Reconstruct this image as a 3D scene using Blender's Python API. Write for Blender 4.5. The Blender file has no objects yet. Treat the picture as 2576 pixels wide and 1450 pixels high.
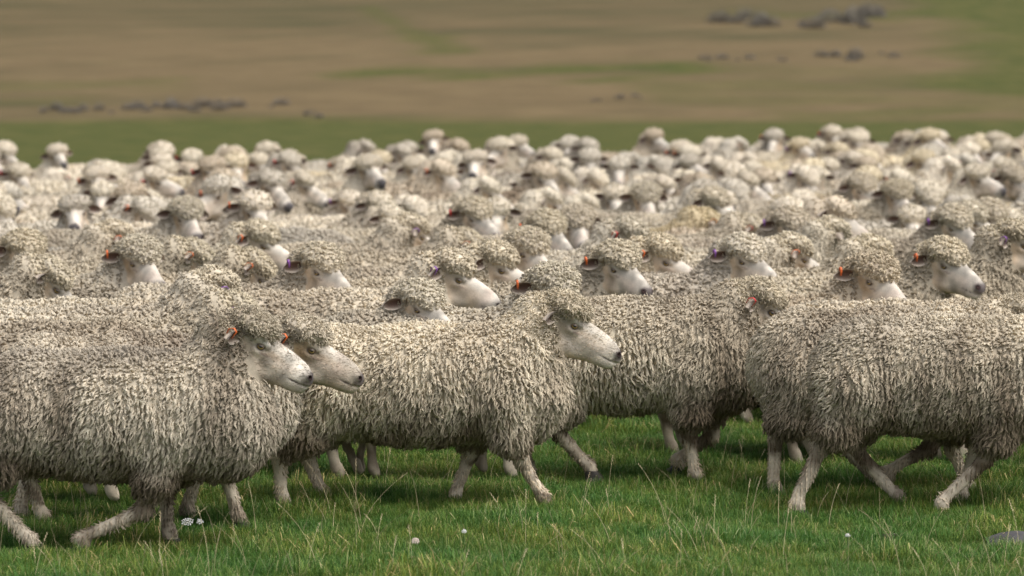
import bpy, math, random
import numpy as np
from mathutils import Vector, Matrix
from mathutils.kdtree import KDTree

S = bpy.context.scene
# ------------------------------------------------------------------ camera
CAM_H, FPX = 2.0, 9660.0                      # camera height, focal length in photo pixels (2576 wide)
cam_d = bpy.data.cameras.new('camera'); cam = bpy.data.objects.new('camera', cam_d)
S.collection.objects.link(cam); S.camera = cam
cam_d.lens = 135; cam_d.sensor_width = 36; cam_d.clip_start = .5; cam_d.clip_end = 5000
cam.location = (0, 0, CAM_H)
cam.rotation_euler = (math.radians(90 - 3.57), 0, 0)
cam_d.dof.use_dof = True; cam_d.dof.focus_distance = 16.4; cam_d.dof.aperture_fstop = 3.8
# ------------------------------------------------------------------ light
W = bpy.data.worlds.new('World'); S.world = W; W.use_nodes = True
nt = W.node_tree; bg = nt.nodes['Background']
sky = nt.nodes.new('ShaderNodeTexSky'); sky.sky_type = 'NISHITA'; sky.sun_disc = False
SUN_EL, SUN_AZ = 62, 118                       # degrees; azimuth clockwise from +Y
sky.sun_elevation = math.radians(SUN_EL); sky.sun_rotation = math.radians(SUN_AZ)
sky.air_density = 1.0; sky.dust_density = 4.0; sky.ozone_density = 1.0
hsv = nt.nodes.new('ShaderNodeHueSaturation'); hsv.inputs['Saturation'].default_value = .35
nt.links.new(sky.outputs[0], hsv.inputs['Color']); nt.links.new(hsv.outputs[0], bg.inputs['Color'])
bg.inputs['Strength'].default_value = .15
sd = bpy.data.lights.new('sun', 'SUN'); sun = bpy.data.objects.new('sun', sd); S.collection.objects.link(sun)
sd.energy = 1.2; sd.angle = math.radians(50); sd.color = (1, .975, .94)
az = math.radians(SUN_AZ); el = math.radians(SUN_EL)
to_sun = Vector((math.sin(az)*math.cos(el), math.cos(az)*math.cos(el), math.sin(el)))
sun.rotation_euler = to_sun.to_track_quat('Z', 'Y').to_euler()
S.view_settings.view_transform = 'Standard'; S.view_settings.look = 'None'
S.view_settings.exposure = 0.55; S.view_settings.gamma = 1
S.view_settings.use_curve_mapping = False

rng = np.random.default_rng(7); random.seed(7)
C = S.collection

# ------------------------------------------------------------------ helpers
def mesh_np(name, V, F, col=None, smooth=True, mats=()):
    """V (n,3), F (m,k) with one k (3 or 4)"""
    me = bpy.data.meshes.new(name)
    V = np.ascontiguousarray(V, dtype=np.float32); F = np.ascontiguousarray(F, dtype=np.int32)
    k = F.shape[1]
    me.vertices.add(len(V)); me.vertices.foreach_set('co', V.ravel())
    me.loops.add(F.size); me.loops.foreach_set('vertex_index', F.ravel())
    me.polygons.add(len(F)); me.polygons.foreach_set('loop_start', np.arange(0, F.size, k, dtype=np.int32))
    if smooth: me.polygons.foreach_set('use_smooth', np.ones(len(F), dtype=bool))
    if col is not None:
        a = me.attributes.new('Col', 'FLOAT_COLOR', 'POINT')
        c = np.ones((len(V), 4), np.float32); c[:, :col.shape[1]] = col
        a.data.foreach_set('color', c.ravel())
    for m in mats: me.materials.append(m)
    me.update(calc_edges=True); me.validate()
    return me

def link(name, me, parent=None, loc=None):
    o = bpy.data.objects.new(name, me); C.objects.link(o)
    if parent: o.parent = parent
    if loc is not None: o.location = loc
    return o

def tag(o, label=None, cat=None, group=None, kind=None):
    if label: o['label'] = label
    if cat: o['category'] = cat
    if group: o['group'] = group
    if kind: o['kind'] = kind
    return o

def mat(name):
    m = bpy.data.materials.new(name); m.use_nodes = True
    return m, m.node_tree, m.node_tree.nodes['Principled BSDF']

def N(t, typ, **kw):
    n = t.nodes.new(typ)
    for k, v in kw.items():
        if k in n.inputs: n.inputs[k].default_value = v
        else: setattr(n, k, v)
    return n

def nrm(v): return v / np.maximum(np.linalg.norm(v, axis=-1, keepdims=True), 1e-9)

class WN:
    """cheap smooth vector noise: a sum of sines"""
    def __init__(s, freq, n=10, seed=0):
        r = np.random.default_rng(seed)
        s.k = nrm(r.normal(size=(n, 3))) * (freq * r.uniform(.6, 1.7, size=(n, 1)))
        s.p = r.uniform(0, 6.28, n); s.a = r.normal(size=(n, 3)) / math.sqrt(n)
    def __call__(s, P): return np.sin(P @ s.k.T + s.p) @ s.a

# ------------------------------------------------------------------ materials
def wool_material(name, rough=.95, fleece=True):
    m, t, b = mat(name)
    at = N(t, 'ShaderNodeAttribute', attribute_name='Col')
    oi = N(t, 'ShaderNodeObjectInfo')
    tc = N(t, 'ShaderNodeTexCoord')
    n1 = N(t, 'ShaderNodeTexNoise', Scale=16.0, Detail=3.0, Roughness=.6)
    n2 = N(t, 'ShaderNodeTexNoise', Scale=150.0, Detail=3.0, Roughness=.7)
    t.links.new(tc.outputs['Object'], n1.inputs['Vector']); t.links.new(tc.outputs['Object'], n2.inputs['Vector'])
    r1 = N(t, 'ShaderNodeMapRange'); r1.inputs['From Min'].default_value = .3; r1.inputs['From Max'].default_value = .7
    r1.inputs['To Min'].default_value = .86; r1.inputs['To Max'].default_value = 1.12
    r2 = N(t, 'ShaderNodeMapRange'); r2.inputs['From Min'].default_value = .3; r2.inputs['From Max'].default_value = .7
    r2.inputs['To Min'].default_value = .80 if fleece else .86; r2.inputs['To Max'].default_value = 1.2 if fleece else 1.1
    t.links.new(n1.outputs[0], r1.inputs[0]); t.links.new(n2.outputs[0], r2.inputs[0])
    mu = N(t, 'ShaderNodeMath', operation='MULTIPLY'); t.links.new(r1.outputs[0], mu.inputs[0]); t.links.new(r2.outputs[0], mu.inputs[1])
    tint = N(t, 'ShaderNodeMix', data_type='RGBA'); tint.inputs[6].default_value = (1, 1, 1, 1)
    t.links.new(at.outputs['Alpha'], tint.inputs[0]); t.links.new(oi.outputs['Color'], tint.inputs[7])
    m1 = N(t, 'ShaderNodeMix', data_type='RGBA', blend_type='MULTIPLY'); m1.inputs[0].default_value = 1
    t.links.new(at.outputs['Color'], m1.inputs[6]); t.links.new(tint.outputs[2], m1.inputs[7])
    m2 = N(t, 'ShaderNodeVectorMath', operation='SCALE')
    t.links.new(m1.outputs[2], m2.inputs[0]); t.links.new(mu.outputs[0], m2.inputs['Scale'])
    t.links.new(m2.outputs[0], b.inputs['Base Color'])
    b.inputs['Roughness'].default_value = rough
    b.inputs['Specular IOR Level'].default_value = .15 if fleece else .3
    bp = N(t, 'ShaderNodeBump', Strength=.5 if fleece else .35, Distance=.004)
    t.links.new(n2.outputs[0], bp.inputs['Height']); t.links.new(bp.outputs[0], b.inputs['Normal'])
    return m
M_FLEECE = wool_material('fleece_wool')
M_BODY = wool_material('sheep_hair_and_wool', .8, False)

def plain(name, c, rough=.5, spec=.4, noise=0, scale=40):
    m, t, b = mat(name)
    b.inputs['Roughness'].default_value = rough; b.inputs['Specular IOR Level'].default_value = spec
    if noise:
        tc = N(t, 'ShaderNodeTexCoord'); n = N(t, 'ShaderNodeTexNoise', Scale=scale, Detail=4.0)
        cr = N(t, 'ShaderNodeValToRGB'); t.links.new(tc.outputs['Object'], n.inputs['Vector'])
        cr.color_ramp.elements[0].color = (*[x*(1-noise) for x in c], 1); cr.color_ramp.elements[1].color = (*[min(1, x*(1+noise)) for x in c], 1)
        cr.color_ramp.elements[0].position = .3; cr.color_ramp.elements[1].position = .7
        t.links.new(n.outputs[0], cr.inputs[0]); t.links.new(cr.outputs[0], b.inputs['Base Color'])
    else: b.inputs['Base Color'].default_value = (*c, 1)
    return m
M_TAG = {'orange': plain('tag_orange', (.70, .15, .04), .35, noise=.1), 'red': plain('tag_red', (.55, .035, .035), .35, noise=.1),
         'purple': plain('tag_purple', (.26, .10, .36), .35, noise=.1)}
M_HOOF = plain('hoof_horn', (.05, .042, .035), .55, noise=.4, scale=60)
M_EYE, _t, _b = mat('eye_wet')
_a = N(_t, 'ShaderNodeAttribute', attribute_name='Col'); _t.links.new(_a.outputs['Color'], _b.inputs['Base Color'])
_b.inputs['Roughness'].default_value = .12

# ------------------------------------------------------------------ signed distance modelling
class Prim:
    def __init__(s, f, lo, hi, k, wool): s.f, s.lo, s.hi, s.k, s.wool = f, np.array(lo), np.array(hi), k, wool

def cone(a, b, ra, rb, k=.05, wool=True):
    a = np.array(a, float); b = np.array(b, float); ab = b-a; L2 = max(float(ab@ab), 1e-9)
    def f(P):
        t = np.clip(((P-a)@ab)/L2, 0, 1)
        return np.linalg.norm(P-a-t[..., None]*ab, axis=-1) - (ra+(rb-ra)*t)
    R = max(ra, rb)
    return Prim(f, np.minimum(a, b)-R, np.maximum(a, b)+R, k, wool)

def ell(c, r, R=None, k=.06, wool=True):
    c = np.array(c, float); r = np.array(r, float)
    def f(P):
        q = P-c
        if R is not None: q = q@R
        k0 = np.linalg.norm(q/r, axis=-1); k1 = np.linalg.norm(q/(r*r), axis=-1)
        return np.where(k1 > 1e-6, k0*(k0-1)/np.maximum(k1, 1e-6), -r.min())
    m = r.max() if R is not None else r
    return Prim(f, c-m, c+m, k, wool)

def smin(a, b, k):
    h = np.maximum(k-np.abs(a-b), 0)/k
    return np.minimum(a, b)-h*h*k*.25

def axis(lo, hi, flo, fhi, c, f):
    out = []
    if flo > lo: out.append(np.linspace(lo, flo, max(2, int((flo-lo)/c)+1))[:-1])
    out.append(np.linspace(max(lo, flo), min(hi, fhi), int((min(hi, fhi)-max(lo, flo))/f)+1))
    if fhi < hi: out.append(np.linspace(fhi, hi, max(2, int((hi-fhi)/c)+1))[1:])
    return np.concatenate(out)

BIG = .25
def field(prims, X, Y, Z):
    d = np.full((len(X), len(Y), len(Z)), BIG, np.float32)
    for p in prims:
        m = .13
        i0, i1 = np.searchsorted(X, p.lo[0]-m), np.searchsorted(X, p.hi[0]+m)
        j0, j1 = np.searchsorted(Y, p.lo[1]-m), np.searchsorted(Y, p.hi[1]+m)
        k0, k1 = np.searchsorted(Z, p.lo[2]-m), np.searchsorted(Z, p.hi[2]+m)
        if i1 <= i0 or j1 <= j0 or k1 <= k0: continue
        G = np.stack(np.meshgrid(X[i0:i1], Y[j0:j1], Z[k0:k1], indexing='ij'), -1)
        v = p.f(G).astype(np.float32)
        s = d[i0:i1, j0:j1, k0:k1]
        d[i0:i1, j0:j1, k0:k1] = smin(s, v, p.k) if p.k > 0 else np.maximum(s, -v)
    return d

def at_points(prims, P):
    d = np.full(len(P), BIG)
    for p in prims:
        if p.k > 0: d = smin(d, p.f(P), p.k)
    return d

def surface_nets(d, X, Y, Z):
    ins = d < 0
    nx, ny, nz = d.shape
    cnt = np.zeros((nx-1, ny-1, nz-1), np.int8)
    for a in (0, 1):
        for b in (0, 1):
            for c in (0, 1): cnt += ins[a:nx-1+a, b:ny-1+b, c:nz-1+c]
    act = (cnt > 0) & (cnt < 8)
    I, J, K = np.nonzero(act)
    idx = np.full(act.shape, -1, np.int32); idx[I, J, K] = np.arange(len(I))
    acc = np.zeros((len(I), 3)); n = np.zeros(len(I))
    for ax in range(3):
        for u in (0, 1):
            for v in (0, 1):
                o0 = [0, 0, 0]; oth = [q for q in range(3) if q != ax]; o0[oth[0]] = u; o0[oth[1]] = v
                o1 = list(o0); o1[ax] = 1
                a = d[I+o0[0], J+o0[1], K+o0[2]]; b = d[I+o1[0], J+o1[1], K+o1[2]]
                m = (a < 0) != (b < 0)
                t = np.where(m, a/np.where(a-b == 0, 1, a-b), 0)
                p0 = np.stack([X[I+o0[0]], Y[J+o0[1]], Z[K+o0[2]]], 1); p1 = np.stack([X[I+o1[0]], Y[J+o1[1]], Z[K+o1[2]]], 1)
                acc += np.where(m[:, None], p0+(p1-p0)*t[:, None], 0); n += m
    V = acc/n[:, None]
    F = []
    sl = slice(1, -1)
    for ax in range(3):
        if ax == 0:
            a, b = ins[:-1, sl, sl], ins[1:, sl, sl]
            i, j, k = np.nonzero(a != b); s = a[i, j, k]; j += 1; k += 1
            q = [(i, j-1, k-1), (i, j, k-1), (i, j, k), (i, j-1, k)]
        elif ax == 1:
            a, b = ins[sl, :-1, sl], ins[sl, 1:, sl]
            i, j, k = np.nonzero(a != b); s = a[i, j, k]; i += 1; k += 1
            q = [(i-1, j, k-1), (i-1, j, k), (i, j, k), (i, j, k-1)]
        else:
            a, b = ins[sl, sl, :-1], ins[sl, sl, 1:]
            i, j, k = np.nonzero(a != b); s = a[i, j, k]; i += 1; j += 1
            q = [(i-1, j-1, k), (i, j-1, k), (i, j, k), (i-1, j, k)]
        f = np.stack([idx[x] for x in q], 1)
        f[~s] = f[~s][:, ::-1]
        F.append(f)
    return V, np.concatenate(F)

def vnormals(V, F):
    a = np.cross(V[F[:, 2]]-V[F[:, 0]], V[F[:, 3]]-V[F[:, 1]])
    n = np.zeros_like(V)
    for c in range(4): np.add.at(n, F[:, c], a)
    return nrm(n)

# ------------------------------------------------------------------ wool locks
def build_locks(P, Nn, D0, D1, L, r, nseg, nside, curl, col, rg, flat=.75):
    """tapered, slightly curled staples; all arguments per lock"""
    n = len(P)
    pos = P - Nn*(r*.6)[:, None]
    ref = nrm(Nn + rg.normal(size=(n, 3))*.25)
    ph = rg.uniform(0, 6.28, n); tw = rg.choice([-1, 1], n)*rg.uniform(.7, 1.3, n)
    rings = []
    prof = np.interp(np.linspace(0, 1, nseg+1), [0, .3, .7, .9, 1], [.85, 1.0, .92, .66, .10])
    for j in range(nseg+1):
        t = j/nseg
        d = nrm(D0*(1-t)+D1*t)
        u = nrm(np.cross(d, ref)); w = np.cross(u, d)
        a = ph+tw*t*8.0
        off = (u*np.cos(a)[:, None]+w*np.sin(a)[:, None])*(curl*t)[:, None]
        c = pos+off
        ang = np.arange(nside)*2*math.pi/nside
        rad = (r*prof[j])[:, None, None]
        ring = c[:, None, :]+rad*(u[:, None, :]*np.cos(ang)[None, :, None]+flat*w[:, None, :]*np.sin(ang)[None, :, None])
        rings.append(ring)
        pos = pos+d*(L/nseg)[:, None]
    V = np.stack(rings, 1).reshape(n, (nseg+1)*nside, 3)
    f = []
    for j in range(nseg):
        for i in range(nside):
            i2 = (i+1) % nside
            f.append([j*nside+i, j*nside+i2, (j+1)*nside+i2, (j+1)*nside+i])
    f = np.array(f, np.int32)
    F = (f[None]+(np.arange(n)*V.shape[1])[:, None, None]).reshape(-1, 4)
    tt = np.repeat(np.linspace(0, 1, nseg+1), nside)
    cc = col[:, None, :]*(1.04-.10*tt)[None, :, None]
    cc = np.concatenate([cc, np.ones(cc.shape[:2]+(1,))], 2)
    return V.reshape(-1, 3), F, cc.reshape(-1, 4)

CREAM = np.array([.70, .625, .50]); DIRT = np.array([.25, .195, .14]); GREYD = np.array([.40, .355, .295])
def wool_color(P, rg, seed, dirty, back=.5, fine=1.0):
    """fleece colour at points: clean cream, greyish dust on the back, mud low down, in patches stretched downwards"""
    n1 = WN(9, 12, seed)(P*np.array([1, 1, .35])); n2 = WN(28, 12, seed+1)(P*np.array([1, 1, .3])); n3 = WN(3.5, 8, seed+2)(P)
    z = P[:, 2]
    mud = np.clip((.46-z)/.18, 0, 1)*.8 + np.clip((-.45-P[:, 0])/.2, 0, 1)*np.clip((.6-z)/.3, 0, 1)*.45
    d = np.clip(dirty+.22*n1[:, 0]+.20*fine*n2[:, 0]+.22*n3[:, 0]+mud, 0, .95)
    g = np.clip(back*np.clip((z-.62)/.2, 0, 1)*np.clip(.5+n3[:, 1]+.6*n1[:, 1], 0, 1.2), 0, .9)
    c = CREAM*(1-d)[:, None]+DIRT*d[:, None]
    c = c*(1-g)[:, None]+GREYD*g[:, None]
    return c

def ear_mesh(base, side, R, droop=.0, fwd=.55):
    """cupped leaf-shaped ear with thickness, white outside, brownish red inside"""
    out = nrm(np.array([-.42, side*1., -.12-droop])); front = nrm(np.array([.9, side*fwd, -.05]))
    front = nrm(front-out*(front@out)); up = np.cross(out, front)*side
    L, nu, nv = .088, 9, 7
    V, Cc = [], []
    for lay in (0, 1):
        for a in range(nu):
            u = a/(nu-1); w = .028*(math.sin(math.pi*min(1, .18+u*.82))**.7)*(1.0 if u < .98 else .3)
            for b in range(nv):
                v = -1+2*b/(nv-1)
                cup = .024*(v*v)*(1-.35*u)+.012*u*u
                p = np.array(base)+out*(u*L)+up*(v*w)+front*(cup-.006)
                if lay: p = p-front*(.0045*(1-abs(v)**4)+.0004)
                V.append(p)
                edge = max(abs(v)**3.5, u**6)
                inn = np.array([.13, .075, .055])*(1-edge)+np.array([.58, .50, .41])*edge
                Cc.append(inn if lay == 0 else np.array([.45, .37, .29]))
    F = []
    for lay in (0, 1):
        o = lay*nu*nv
        for a in range(nu-1):
            for b in range(nv-1):
                q = [o+a*nv+b, o+a*nv+b+1, o+(a+1)*nv+b+1, o+(a+1)*nv+b]
                F.append(q if lay else q[::-1])
    for a in range(nu-1):
        F.append([a*nv, (a+1)*nv, nu*nv+(a+1)*nv, nu*nv+a*nv]); F.append([a*nv+nv-1, nu*nv+a*nv+nv-1, nu*nv+(a+1)*nv+nv-1, (a+1)*nv+nv-1])
    V = np.array(V)
    return V, np.array(F), np.array(Cc), out, front, up

def box_strip(pts, half, thick, nrmv):
    """a bent flat strip with thickness through pts; half = sideways half vector"""
    V, F = [], []
    for i, p in enumerate(pts):
        s = half*(1 if i < len(pts)-1 else .7)
        for sg in (-1, 1):
            for tt in (-1, 1): V.append(p+s*sg+nrmv[i]*thick*tt)
    for i in range(len(pts)-1):
        a, b = i*4, i*4+4
        F += [[a, a+1, b+1, b], [a+2, b+2, b+3, a+3], [a, b, b+2, a+2], [a+1, a+3, b+3, b+1]]
    F += [[0, 2, 3, 1], [len(V)-4, len(V)-3, len(V)-1, len(V)-2]]
    return np.array(V), np.array(F)

def rot_head(yaw, pitch, roll=0):
    a, b, c = math.radians(yaw), math.radians(pitch), math.radians(roll)
    Rz = np.array([[math.cos(a), -math.sin(a), 0], [math.sin(a), math.cos(a), 0], [0, 0, 1]])
    Ry = np.array([[math.cos(b), 0, math.sin(b)], [0, 1, 0], [-math.sin(b), 0, math.cos(b)]])
    Rx = np.array([[1, 0, 0], [0, math.cos(c), -math.sin(c)], [0, math.sin(c), math.cos(c)]])
    return Rz@Ry@Rx

STAND = dict(fn=[(.27, .42), (.26, .24), (.27, .05)], ff=[(.27, .42), (.20, .24), (.16, .05)],
             hn=[(-.42, .42), (-.56, .25), (-.52, .05)], hf=[(-.42, .42), (-.50, .25), (-.42, .05)])

def sheep_kit(seed, head=(.50, .84), yaw=0, pitch=32, hy=0, roll=0, legs=None, lod=0, dirty=.28, back=.5, fat=1.0, face='white',
              top=1.0, side_tag=-1, rump=0.0, length=1.0, fringe=0.0, belly=.0, shag=1.0, tz=0.0, toph=None, cellk=1.0, hw=.085, fw_=.075):
    """all meshes of one sheep in its own space: x forward, z up, origin on the ground"""
    rg = np.random.default_rng(seed); legs = legs or STAND
    H = np.array([head[0], hy, head[1]]); R = rot_head(yaw, pitch, roll)
    HS = 1.13
    toph = toph or (1.08 if lod == 0 else 1.2)
    def hl(p): return H+R@(np.array(p, float)*HS)
    pr = []
    A = pr.append
    w = fat
    # fleece masses
    A(ell((-.06, 0, .585-tz), (.50*length, .25*w, .240)))
    A(ell((-.42*length-rump, 0, .585-tz), (.23, .225*w, .235), k=.08))
    A(ell((.27, 0, .58-tz), (.22, .22*w, .240), k=.08))
    A(ell((-.05, 0, .60-tz), (.46*length, .20*w, .205), k=.05))
    A(ell((-.08, 0, .49-tz-belly), (.36*length, .21*w, .175), k=.06))
    A(ell((.39, 0, .53-tz), (.15, .165, .2), k=.08))
    nb = hl((-.07, 0, -.03))
    mid = (np.array([.36, 0, .62-tz])+nb)*.5+np.array([0.0, 0, .0])
    A(cone((.30, 0, .62-tz), mid, .185, .132, k=.08)); A(cone(mid, nb, .132, .094, k=.05))
    A(cone((.42, 0, .52), hl((-.02, 0, -.10)), .14, .085, k=.07))
    A(ell(hl((-.035, 0, -.030)), (.085, .100, .098), R, k=.03))       # cheeks and poll
    A(ell(hl((.022, 0, .063+.007*(toph-1))), (.102, .110*top, .046*top*toph), R, k=.02)) # topknot
    if fringe: A(ell(hl((.085, 0, .058)), (.05+fringe*.3, .070, .04), R, k=.02))
    # legs
    for key, sy, hind in (('fn', -1, 0), ('ff', 1, 0), ('hn', -1, 1), ('hf', 1, 1)):
        (x0, z0), (x1, z1), (x2, z2) = legs[key]
        if hind:
            A(cone((x0*.98-.02, sy*.10, .52), ((x0+x1)/2, sy*.115, (z0+z1)/2+.03), .160, .092, k=.06))
            A(cone(((x0+x1)/2, sy*.115, (z0+z1)/2+.02), (x1+(x0-x1)*.12, sy*.11, z1+hw), .084, .047, k=.045))
            A(cone((x1+(x0-x1)*.12, sy*.11, z1+.10), (x1, sy*.11, z1), .042, .034, k=.02, wool=False))
            A(cone((x1, sy*.11, z1), (x2-.008, sy*.105, z2+.03), .031, .023, k=.02, wool=False))
        else:
            A(cone((x0, sy*.12, .48), ((x0+x1)/2, sy*.125, (z0+z1)/2+.015), .122, .072, k=.06))
            A(cone(((x0+x1)/2, sy*.125, (z0+z1)/2), (x1+(x0-x1)*.18, sy*.115, z1+fw_), .066, .043, k=.045))
            A(cone((x1+(x0-x1)*.2, sy*.11, z1+.09), (x1, sy*.11, z1), .038, .031, k=.02, wool=False))
            A(ell((x1, sy*.11, z1), (.035, .032, .040), k=.008, wool=False))
            A(cone((x1, sy*.11, z1), (x2-.004, sy*.105, z2+.03), .027, .022, k=.02, wool=False))
        A(ell((x2, sy*.105, z2+.03), (.031, .029, .028), k=.010, wool=False))
        A(cone((x2, sy*.105, z2+.03), (x2+.014, sy*.105, z2-.002), .025, .026, k=.012, wool=False))
    # bare face
    for p in [((.02, 0, -.005), (.085, .066, .072)), ((.105, 0, -.028), (.10, .050, .062)), ((.17, 0, -.030), (.09, .034, .044)),
              ((.13, 0, .014), (.12, .026, .026)), ((.252, 0, -.028), (.045, .032, .040)), ((.238, 0, -.066), (.042, .030, .020)),
              ((.215, 0, -.035), (.05, .034, .034))]:
        A(ell(hl(p[0]), np.array(p[1])*HS, R, k=.03, wool=False))
    A(cone(hl((.045, 0, -.098)), hl((.20, 0, -.062)), .038, .023, k=.035, wool=False))
    for s in (-1, 1):
        A(cone(hl((.05, s*.043, -.085)), hl((.13, s*.022, -.078)), .034, .020, k=.03, wool=False))
        A(cone(hl((.06, s*.058, .030)), hl((.10, s*.047, .022)), .016, .012, k=.015, wool=False))  # brow
        A(cone(hl((.065, s*.058, -.012)), hl((.10, s*.048, -.014)), .010, .009, k=.015, wool=False))  # lower lid
        A(ell(hl((.272, s*.024, -.012)), (.018, .013, .014), R, k=.015, wool=False))                # nostril wing
    carve = []
    for s in (-1, 1):
        carve.append(ell(hl((.282, s*.026, -.010)), (.014, .008, .007), R, k=-1))
        carve.append(cone(hl((.262, s*.036, -.047)), hl((.195, s*.046, -.046)), .0055, .004, k=-1))
        carve.append(ell(hl((.078, s*.066, .009)), (.017, .012, .010), R, k=-1))
    carve.append(cone(hl((.300, 0, -.045)), hl((.262, .036, -.047)), .0055, .0055, k=-1)); carve.append(cone(hl((.300, 0, -.045)), hl((.262, -.036, -.047)), .0055, .0055, k=-1))
    c, f = [(.021, .0048), (.024, .009), (.030, .014)][lod]
    nose = hl((.15, 0, -.02)); lo = np.minimum(nose, H)-.15; hi = np.maximum(nose, H)+.15
    xs = [p.lo[0] for p in pr]; xe = [p.hi[0] for p in pr]
    X = axis(min(xs)-.05, max(xe)+.05, lo[0]+.02, hi[0]+.03, c, f)
    Y = axis(min(p.lo[1] for p in pr)-.05, max(p.hi[1] for p in pr)+.05, lo[1]+.03, hi[1]-.03, c, f)
    Z = axis(-.05, max(p.hi[2] for p in pr)+.05, lo[2]+.02, hi[2]-.03, c, f)
    d = field(pr, X, Y, Z)
    if lod < 2:
        for p in carve:
            m = .01
            i = [np.searchsorted(AA, [p.lo[q]-m, p.hi[q]+m]) for q, AA in enumerate((X, Y, Z))]
            sl = tuple(slice(a, b) for a, b in i)
            if any(b <= a for a, b in i): continue
            G = np.stack(np.meshgrid(X[sl[0]], Y[sl[1]], Z[sl[2]], indexing='ij'), -1)
            d[sl] = np.maximum(d[sl], -p.f(G))
    V, F = surface_nets(d, X, Y, Z)
    Nn = vnormals(V, F)
    dw = at_points([p for p in pr if p.wool], V); ds = at_points([p for p in pr if not p.wool], V)
    wool = np.clip((ds-dw)/.006+.5, 0, 1)
    Q = (V-H)@R/HS                                     # head space
    headv = (Q[:, 0] > -.1) & (np.linalg.norm(Q, axis=1) < .36) & (V[:, 2] > head[1]-.33)
    # skin colours
    nz = WN(30, 12, seed+5)(V); nz2 = WN(90, 12, seed+6)(V)
    white = np.array([.60, .54, .455]); tan = np.array([.50, .37, .24]); pinkish = np.array([.60, .46, .37])
    sc = np.repeat(white[None], len(V), 0)
    tanw = np.clip((.14-Q[:, 0])/.09, 0, 1)*.55 + (.35 if face == 'tan' else 0)
    tanw = np.clip(tanw+.22*nz[:, 0], 0, .95)
    tanw = tanw+np.clip((.012-Q[:, 2])/.02, 0, 1)*np.clip((.24-Q[:, 0])/.06, 0, 1)*.28  # cheek sides below the bridge: tan hair plus side shade painted in
    tanw *= np.where(Q[:, 2] > .012, .35 if face != 'tan' else .7, 1)   # bridge of the nose stays white
    sc = sc*(1-tanw)[:, None]+tan*tanw[:, None]
    pk = np.clip((Q[:, 0]-.16)/.06, 0, 1)*np.clip(.4+nz[:, 1], 0, 1)*.5
    sc = sc*(1-pk)[:, None]+pinkish*pk[:, None]
    def blot(c, rad, colr, wgt=1.0, soft=.35):
        nonlocal sc
        q = Q.copy(); q[:, 1] = np.abs(q[:, 1])
        e = np.linalg.norm((q-np.array(c))/np.array(rad), axis=1)+.12*nz2[:, 0]
        a = np.clip((1-e)/soft, 0, 1)*wgt
        sc = sc*(1-a)[:, None]+np.array(colr)*a[:, None]
    blot((.080, .062, .007), (.023, .03, .015), (.10, .075, .06), .9)
    blot((.106, .055, -.012), (.024, .03, .007), (.20, .14, .11), .7)
    blot((.302, .012, -.008), (.056, .040, .036), (.085, .068, .068), .92, .5)
    blot((.285, .022, -.035), (.028, .02, .012), (.20, .15, .14), .7)
    blot((.284, .026, -.010), (.021, .014, .012), (.035, .018, .016), 1)
    blot((.250, .042, -.0465), (.052, .03, .0045), (.10, .075, .065), .9, .5)
    blot((.16, .04, -.02), (.09, .05, .03), (.60, .48, .38), .35, .8)
    if lod == 2: blot((.300, .010, -.020), (.060, .05, .05), (.10, .09, .09), 1, .4)
    # leg colours
    lg = ~headv
    lt = np.clip(1-np.abs(V[:, 2]-.21)/.07, 0, 1)*.35+np.clip(.30+1.5*nz[:, 2]+.7*nz2[:, 1], 0, 1)*.7
    legc = np.array([.72, .61, .47])*(1-lt)[:, None]+np.array([.17, .125, .085])*lt[:, None]
    sc[headv] *= (1+.15*nz2[headv, 1]+.12*nz[headv, 2])[:, None]*np.array([1, 1, 1])
    if lod == 0: blot((.13, .045, .0), (.06, .03, .022), (.44, .31, .19), .45, .8)
    sc[lg] = legc[lg]
    if lod > 0: sc[lg & (V[:, 2] < .03)] = (.06, .05, .04)
    wc = wool_color(V, rg, seed*7+1, dirty+(.06 if lod == 0 else -.08), back, .3)  # front sheep: wool under the locks darker, groove dirt with painted-in groove shade
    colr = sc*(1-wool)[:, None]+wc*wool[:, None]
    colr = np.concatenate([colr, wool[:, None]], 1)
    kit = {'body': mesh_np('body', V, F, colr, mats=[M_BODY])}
    # wool locks
    cell = [.0124, .0160, .025][lod]*cellk
    fa = np.cross(V[F[:, 2]]-V[F[:, 0]], V[F[:, 3]]-V[F[:, 1]]); area = np.linalg.norm(fa, axis=1)/2
    fw = (wool[F].mean(1) > .6)
    ntry = int((area*fw).sum()/(cell*cell)*3.2)
    fi = rg.choice(len(F), ntry, p=(area*fw)/(area*fw).sum())
    uv = rg.random((ntry, 2, 1)); q = V[F[fi]]
    P = (q[:, 0]*(1-uv[:, 0])+q[:, 1]*uv[:, 0])*(1-uv[:, 1])+(q[:, 3]*(1-uv[:, 0])+q[:, 2]*uv[:, 0])*uv[:, 1]
    n = nrm(Nn[F[fi]].mean(1))
    key = np.floor(P/cell+rg.random(3)).astype(np.int64); kk = key[:, 0]*73856093 ^ key[:, 1]*19349663 ^ key[:, 2]*83492791
    _, u = np.unique(kk, return_index=True)
    P, n = P[u], n[u]
    # the side turned away from the path of view carries fewer, fatter locks
    away = (n[:, 1] > .25) & (P[:, 1] > .03) & (P[:, 0] < .42) & (lod < 2); kp = ~away | (rg.random(len(P)) < .26)
    P, n, away = P[kp], n[kp], away[kp]
    m = len(P)
    qh = (P-H)@R/HS
    onhead = np.clip(1-np.linalg.norm((qh-np.array([.03, 0, .04]))/np.array([.15, .13, .10]), axis=1), 0, 1) > .0
    onhead &= (qh[:, 2] > -.01)
    cheek = (np.linalg.norm(qh, axis=1) < .17) & ~onhead
    g = np.array([0, 0, -1.]); gt = g-n*(n@g)[:, None]
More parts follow.
